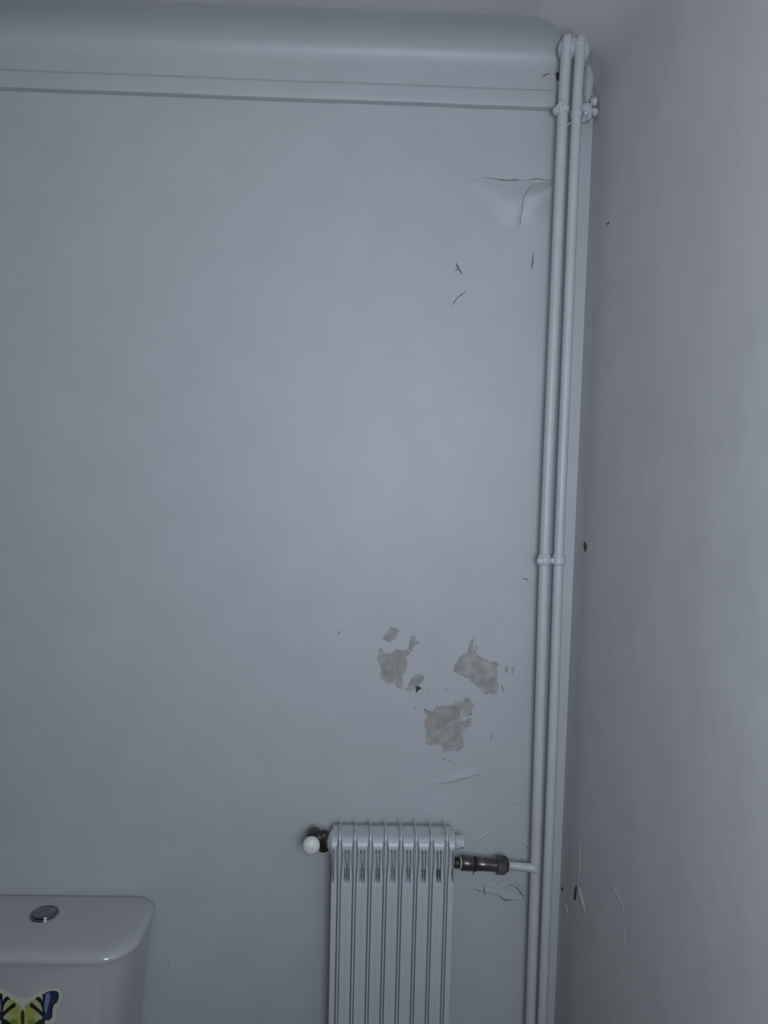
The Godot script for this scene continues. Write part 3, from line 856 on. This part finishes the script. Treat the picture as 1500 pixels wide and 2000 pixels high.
func build_valves() -> void:
	# dark union valve between the radiator and the branch pipe
	var a := Vector3(0.1796, 0.8768, 0.0600)
	var b := Vector3(0.3035, 0.8665, 0.0520)
	var len := a.distance_to(b)
	var ax := (b - a).normalized()
	var t := thing("union_valve", "dark iron union valve between the radiator and the branch pipe", "valve", Vector3(a.x, a.y, 0.05))
	var at := func(px: float) -> float: return len * (px - 874.0) / 122.0
	var st := start()
	lathe(st, a, ax, [[0.0, 0.0082], [at.call(880), 0.0085], [at.call(881), 0.0093], [at.call(884), 0.0093], [at.call(885), 0.0084], [at.call(887), 0.0084], [at.call(888), 0.0102], [at.call(895), 0.0104], [at.call(898), 0.0085], [at.call(902), 0.0080]], 24)
	part("tail", st, M.dull_brass, t, "greenish tail screwed into the radiator")
	st = start()
	lathe(st, a + ax * at.call(898.0), ax, [[0.0, 0.0112], [0.0008, 0.0116], [0.0018, 0.0116], [0.0022, 0.0110]], 24)
	part("washer", st, M.gloss, t)
	st = start()
	lathe(st, a + ax * at.call(900.0), ax, [[0.0, 0.0125], [0.0015, 0.0140], [0.022, 0.0138], [0.0245, 0.0128], [0.0255, 0.0122]], 28)
	part("cap", st, M.iron, t)
	st = start()
	lathe(st, a + ax * at.call(926.0), ax, [[0.0, 0.0130], [0.0005, 0.0142], [0.0028, 0.0142], [0.0034, 0.0130]], 28)
	lump(st, a + ax * at.call(924.5) + Vector3(0, -0.0155, 0.004), Vector3(0.0012, 0.0045, 0.0014), 0.0004, 2)
	part("seal_ring", st, M.dull_brass, t)
	st = start()
	lathe(st, a + ax * at.call(930.0), ax, [[0.0, 0.0118], [0.001, 0.0129], [0.018, 0.0125], [0.038, 0.0125], [0.043, 0.0130]], 28)
	part("body", st, M.iron, t)
	st = start(false)
	lathe(st, a + ax * at.call(968.5), ax, [[0.0, 0.0150], [0.0012, 0.0180], [0.0175, 0.0180], [0.0235, 0.0135]], 6, 0.25)
	part("nut", st, M.iron, t, "large dark hexagonal nut")
	# angle valve with a white hand knob on the other side
	var c := Vector3(-0.0710, 0.9260, 0.0680)
	var hub_y: float = Vector3(-0.0434, 0.9201, 0.0680).y
	c.y = hub_y + 0.002
	t = thing("radiator_valve", "dark corroded angle valve with a round white knob left of the radiator", "valve", Vector3(c.x, c.y, 0.06))
	st = start()
	lathe(st, Vector3(Vector3(-0.0504, 0.9242, 0.0680).x, hub_y, 0.068), Vector3.LEFT, [[0.0, 0.0085], [0.0004, 0.0118], [0.0015, 0.0132], [0.0065, 0.0132], [0.0082, 0.0118], [0.012, 0.0105]], 12)
	part("union_nut", st, M.dull_brass, t)
	st = start()
	lathe(st, c + Vector3(0.010, -0.0205, 0.0), Vector3.UP, [[0.0, 0.0060], [0.0012, 0.0085], [0.010, 0.0088], [0.013, 0.0108], [0.030, 0.0108], [0.037, 0.0090], [0.040, 0.005]], 20)
	lathe(st, Vector3(c.x + 0.012, c.y + 0.006, 0.068), Vector3.LEFT, [[0.0, 0.0120], [0.012, 0.0130], [0.024, 0.0125], [0.030, 0.0105], [0.033, 0.0060]], 20)
	lathe(st, Vector3(c.x - 0.009, c.y + 0.004, 0.050), Vector3(0, 0, 1), [[0.0, 0.0140], [0.018, 0.0140], [0.028, 0.0130], [0.032, 0.0100], [0.056, 0.0090]], 12)
	part("body", st, M.dull_brass, t)
	st = start()
	tube(st, [Vector3(c.x + 0.004, c.y - 0.040, -0.005), Vector3(c.x + 0.004, c.y - 0.032, 0.022), Vector3(c.x + 0.004, c.y - 0.008, 0.058)], [0.0075], 18)
	part("supply_pipe", st, M.gloss, t)
	st = start()
	var kc := Vector3(-0.0819, 0.9349, 0.1120)
	lathe(st, kc + Vector3(0.0004, 0.004, -0.008), Vector3(-0.03, -0.22, 1.0), [[0.0, 0.0100], [0.002, 0.0140], [0.005, 0.0156], [0.012, 0.0161], [0.016, 0.0154], [0.0195, 0.0134], [0.022, 0.0100], [0.0232, 0.0055], [0.0236, 0.0008]], 36)
	part("knob", st, M.knob, t, "round white hand knob")

const TANK := Vector3(-0.588, 0.0, 0.108)     # middle of the cistern
const LID_TOP := 0.778

func tank_ring(hx: float, z0: float, z1: float, y: float, front_r: float, back_r: float) -> Array:
	var out := []
	var hz := (z1 - z0) / 2
	for p in round_rect(hx, hz, [back_r, back_r, front_r, front_r], 10):
		out.append(Vector3(TANK.x + p.x, y, (z0 + z1) / 2 - p.y))
	return out

func build_toilet() -> void:
	var t := thing("toilet", "white close-coupled toilet with a butterfly sticker on its rounded cistern", "toilet", Vector3(TANK.x, 0, 0.3))
	var st := start()
	var rows := []
	for r in [[0.400, 0.150, 0.030, 0.170], [0.405, 0.158, 0.022, 0.180], [0.45, 0.168, 0.020, 0.187], [0.56, 0.1750, 0.012, 0.1905], [0.66, 0.1855, 0.012, 0.1915], [0.752, 0.1945, 0.012, 0.1920], [0.7635, 0.1945, 0.012, 0.1920]]:
		rows.append(tank_ring(r[1], r[2], r[3], r[0], 0.062, 0.042))
	grid(st, rows, true)
	fan(st, rows[0], true)
	fan(st, rows[-1])
	part("cistern", st, M.ceramic, t)
	st = start()
	rows = []
	for r in [[0.7605, 0.006], [0.7592, 0.003], [0.7598, 0.0010], [0.7615, 0.0], [0.7660, 0.0], [0.7690, 0.0012], [0.7722, 0.0042], [0.7750, 0.0092], [0.7768, 0.0160], [0.7778, 0.0260], [0.7782, 0.045]]:
		rows.append(tank_ring(0.2005 - r[1], 0.006 + r[1], 0.2005 - r[1], r[0], 0.068 - r[1] * 0.9, 0.048 - r[1] * 0.7))
	grid(st, rows, true)
	fan(st, rows[0], true)
	fan(st, rows[-1])
	var lid := part("cistern_lid", st, M.ceramic, t)
	var bc := Vector3(-0.5875, 0.7775, 0.080)
	st = start()
	lathe(st, bc, Vector3.UP, [[0.0, 0.0262], [0.0022, 0.0262], [0.0034, 0.0248], [0.0030, 0.0218], [0.0022, 0.0212]], 36)
	sub("button_surround", st, M.chrome, lid, "round chrome flush button surround")
	for s in 2:
		st = start()
		var outline := []
		for k in 17:
			var a := PI * k / 16 + 0.95 + s * PI
			outline.append(Vector2(0.0200 * cos(a), 0.0200 * sin(a)))
		var shift := Vector2(cos(0.95 + PI / 2 + s * PI), sin(0.95 + PI / 2 + s * PI)) * 0.0009
		var r0 := []; var r1 := []; var r2 := []
		for q in outline:
			r0.append(bc + Vector3(q.x + shift.x, 0.0005, -(q.y + shift.y)))
			r1.append(bc + Vector3(q.x + shift.x, 0.0032 + 0.0010 * s, -(q.y + shift.y)))
			r2.append(bc + Vector3(q.x * 0.92 + shift.x * 1.6, 0.0040 + 0.0010 * s, -(q.y * 0.92 + shift.y * 1.6)))
		grid(st, [r0, r1, r2], true)
		fan(st, r2)
		sub("flush_button", st, M.chrome, lid, "half-moon chrome flush button")
	# pedestal, bowl rim and seat below the picture
	st = start()
	rows = []
	for r in [[0.0, 0.11, 0.12, 0.52], [0.02, 0.112, 0.12, 0.525], [0.10, 0.100, 0.12, 0.50], [0.20, 0.115, 0.10, 0.54], [0.30, 0.155, 0.06, 0.62], [0.37, 0.178, 0.03, 0.66], [0.395, 0.182, 0.02, 0.665], [0.400, 0.176, 0.026, 0.659]]:
		rows.append(tank_ring(r[1], r[2], r[3], r[0], r[1] * 0.98, minf(0.06, r[1] * 0.5)))
	grid(st, rows, true)
	fan(st, rows[0], true)
	fan(st, rows[-1])
	part("bowl", st, M.ceramic, t)
	st = start()
	rows = []
	for r in [[0.401, 0.180, 0.222, 0.668], [0.405, 0.184, 0.218, 0.672], [0.420, 0.184, 0.218, 0.672], [0.428, 0.176, 0.226, 0.664]]:
		rows.append(tank_ring(r[1], r[2], r[3], r[0], r[1] * 0.98, 0.04))
	grid(st, rows, true)
	fan(st, rows[0], true)
	fan(st, rows[-1])
	part("seat_cover", st, M.seat, t)

func build_sticker() -> void:
	var z := 0.1916
	var c := Vector3(-0.5806, 0.6593, 0.1920)
	var t := thing("butterfly_sticker", "yellow, black and blue butterfly sticker on the front of the cistern", "sticker", Vector3(c.x, c.y, z))
	var st := start(false)
	var half := [Vector2(-0.5801, 0.6918), Vector2(-0.5703, 0.6947), Vector2(-0.5595, 0.7005), Vector2(-0.5487, 0.7072), Vector2(-0.5353, 0.7111), Vector2(-0.5237, 0.7121), Vector2(-0.5157, 0.7093), Vector2(-0.5121, 0.7026), Vector2(-0.5131, 0.6911), Vector2(-0.5186, 0.6796), Vector2(-0.5223, 0.6662), Vector2(-0.5234, 0.6528), Vector2(-0.5297, 0.6451), Vector2(-0.5352, 0.6355), Vector2(-0.5371, 0.6220), Vector2(-0.5462, 0.6124), Vector2(-0.5606, 0.6104), Vector2(-0.5730, 0.6181), Vector2(-0.5810, 0.6238)]
	var full := half.duplicate()
	for k in range(half.size() - 2, 0, -1): full.append(Vector2(2 * c.x - half[k].x, half[k].y))
	plate(st, full, on_back, z + 0.0006, 0.0, z - 0.0005)
	part("backing", st, M.cream, t, "cream sticker paper edge")
	var layers := [
		["wing", "yellow", 0.0009, [Vector2(-0.5787, 0.6660), Vector2(-0.5741, 0.6775), Vector2(-0.5686, 0.6861), Vector2(-0.5614, 0.6909), Vector2(-0.5534, 0.6910), Vector2(-0.5472, 0.6814), Vector2(-0.5447, 0.6681), Vector2(-0.5449, 0.6527), Vector2(-0.5512, 0.6460), Vector2(-0.5602, 0.6441), Vector2(-0.5692, 0.6392), Vector2(-0.5763, 0.6450)], "yellow butterfly wing"],
		["wing_patch", "pale_yellow", 0.0011, [Vector2(-0.5614, 0.6890), Vector2(-0.5543, 0.6891), Vector2(-0.5490, 0.6814), Vector2(-0.5474, 0.6700), Vector2(-0.5527, 0.6757), Vector2(-0.5580, 0.6814)], ""],
		["wing_patch", "pale_yellow", 0.0011, [Vector2(-0.5581, 0.6661), Vector2(-0.5510, 0.6623), Vector2(-0.5475, 0.6566), Vector2(-0.5511, 0.6537), Vector2(-0.5583, 0.6546), Vector2(-0.5627, 0.6584)], ""],
		["wing_patch", "green_ink", 0.0011, [Vector2(-0.5717, 0.6527), Vector2(-0.5618, 0.6546), Vector2(-0.5583, 0.6489), Vector2(-0.5656, 0.6431), Vector2(-0.5709, 0.6440)], ""],
		["wing_tip", "blue_ink", 0.0010, [Vector2(-0.5452, 0.7005), Vector2(-0.5380, 0.7053), Vector2(-0.5300, 0.7073), Vector2(-0.5219, 0.7073), Vector2(-0.5175, 0.7026), Vector2(-0.5176, 0.6940), Vector2(-0.5203, 0.6863), Vector2(-0.5258, 0.6815), Vector2(-0.5285, 0.6729), Vector2(-0.5296, 0.6576), Vector2(-0.5341, 0.6528), Vector2(-0.5422, 0.6518), Vector2(-0.5466, 0.6547), Vector2(-0.5455, 0.6719), Vector2(-0.5463, 0.6853)], "dark blue wing tip"],
		["wing_patch", "pale_blue_ink", 0.0012, [Vector2(-0.5398, 0.7025), Vector2(-0.5336, 0.7044), Vector2(-0.5319, 0.6968), Vector2(-0.5338, 0.6872), Vector2(-0.5365, 0.6777), Vector2(-0.5393, 0.6662), Vector2(-0.5429, 0.6681), Vector2(-0.5428, 0.6815), Vector2(-0.5417, 0.6929)], "pale blue streak"],
		["wing_patch", "black_ink", 0.0014, [Vector2(-0.5461, 0.7015), Vector2(-0.5417, 0.6987), Vector2(-0.5399, 0.6939), Vector2(-0.5427, 0.6901), Vector2(-0.5453, 0.6948)], ""],
		["wing_band", "black_ink", 0.0013, [Vector2(-0.5687, 0.6823), Vector2(-0.5651, 0.6852), Vector2(-0.5598, 0.6804), Vector2(-0.5527, 0.6738), Vector2(-0.5456, 0.6671), Vector2(-0.5439, 0.6614), Vector2(-0.5466, 0.6594), Vector2(-0.5528, 0.6661), Vector2(-0.5616, 0.6737), Vector2(-0.5678, 0.6775)], "black band"],
		["wing_band", "black_ink", 0.0013, [Vector2(-0.5587, 0.6919), Vector2(-0.5542, 0.6967), Vector2(-0.5489, 0.6939), Vector2(-0.5454, 0.6862), Vector2(-0.5428, 0.6757), Vector2(-0.5421, 0.6623), Vector2(-0.5456, 0.6623), Vector2(-0.5464, 0.6757), Vector2(-0.5499, 0.6843), Vector2(-0.5543, 0.6891)], "black band"],
		["hind_wing", "black_ink", 0.0010, [Vector2(-0.5583, 0.6479), Vector2(-0.5511, 0.6537), Vector2(-0.5430, 0.6547), Vector2(-0.5423, 0.6432), Vector2(-0.5406, 0.6316), Vector2(-0.5479, 0.6201), Vector2(-0.5605, 0.6181), Vector2(-0.5711, 0.6277), Vector2(-0.5746, 0.6392), Vector2(-0.5656, 0.6421)], "black hind wing"],
		["wing_patch", "yellow", 0.0012, [Vector2(-0.5692, 0.6373), Vector2(-0.5584, 0.6412), Vector2(-0.5513, 0.6335), Vector2(-0.5568, 0.6239), Vector2(-0.5658, 0.6277)], ""],
	]
	for l in layers:
		for s in [1.0, -1.0]:
			st = start(false)
			var o := []
			for p in l[3]: o.append(Vector2(c.x + (p.x - c.x) * s, p.y))
			plate(st, o, on_back, z + l[2], 0.0, z)
			part(l[0], st, M[l[1]], t, l[4])
	st = start(false)
	plate(st, [Vector2(-0.5831, 0.6689), Vector2(-0.5813, 0.6718), Vector2(-0.5786, 0.6699), Vector2(-0.5779, 0.6593), Vector2(-0.5781, 0.6392), Vector2(-0.5810, 0.6296), Vector2(-0.5835, 0.6392), Vector2(-0.5842, 0.6584)], on_back, z + 0.0016, 0.0, z)
	part("body", st, M.brown_ink, t, "dark slim butterfly body")
	for s in [1.0, -1.0]:
		st = start(false)
		var ln := []
		for p in [Vector2(-0.5804, 0.6708), Vector2(-0.5839, 0.6756), Vector2(-0.5883, 0.6822), Vector2(-0.5909, 0.6880)]: ln.append(Vector2(c.x + (p.x - c.x) * s, p.y))
		crack(st, ln, 0.0009, on_back, z + 0.0012)
		part("antenna", st, M.brown_ink, t)
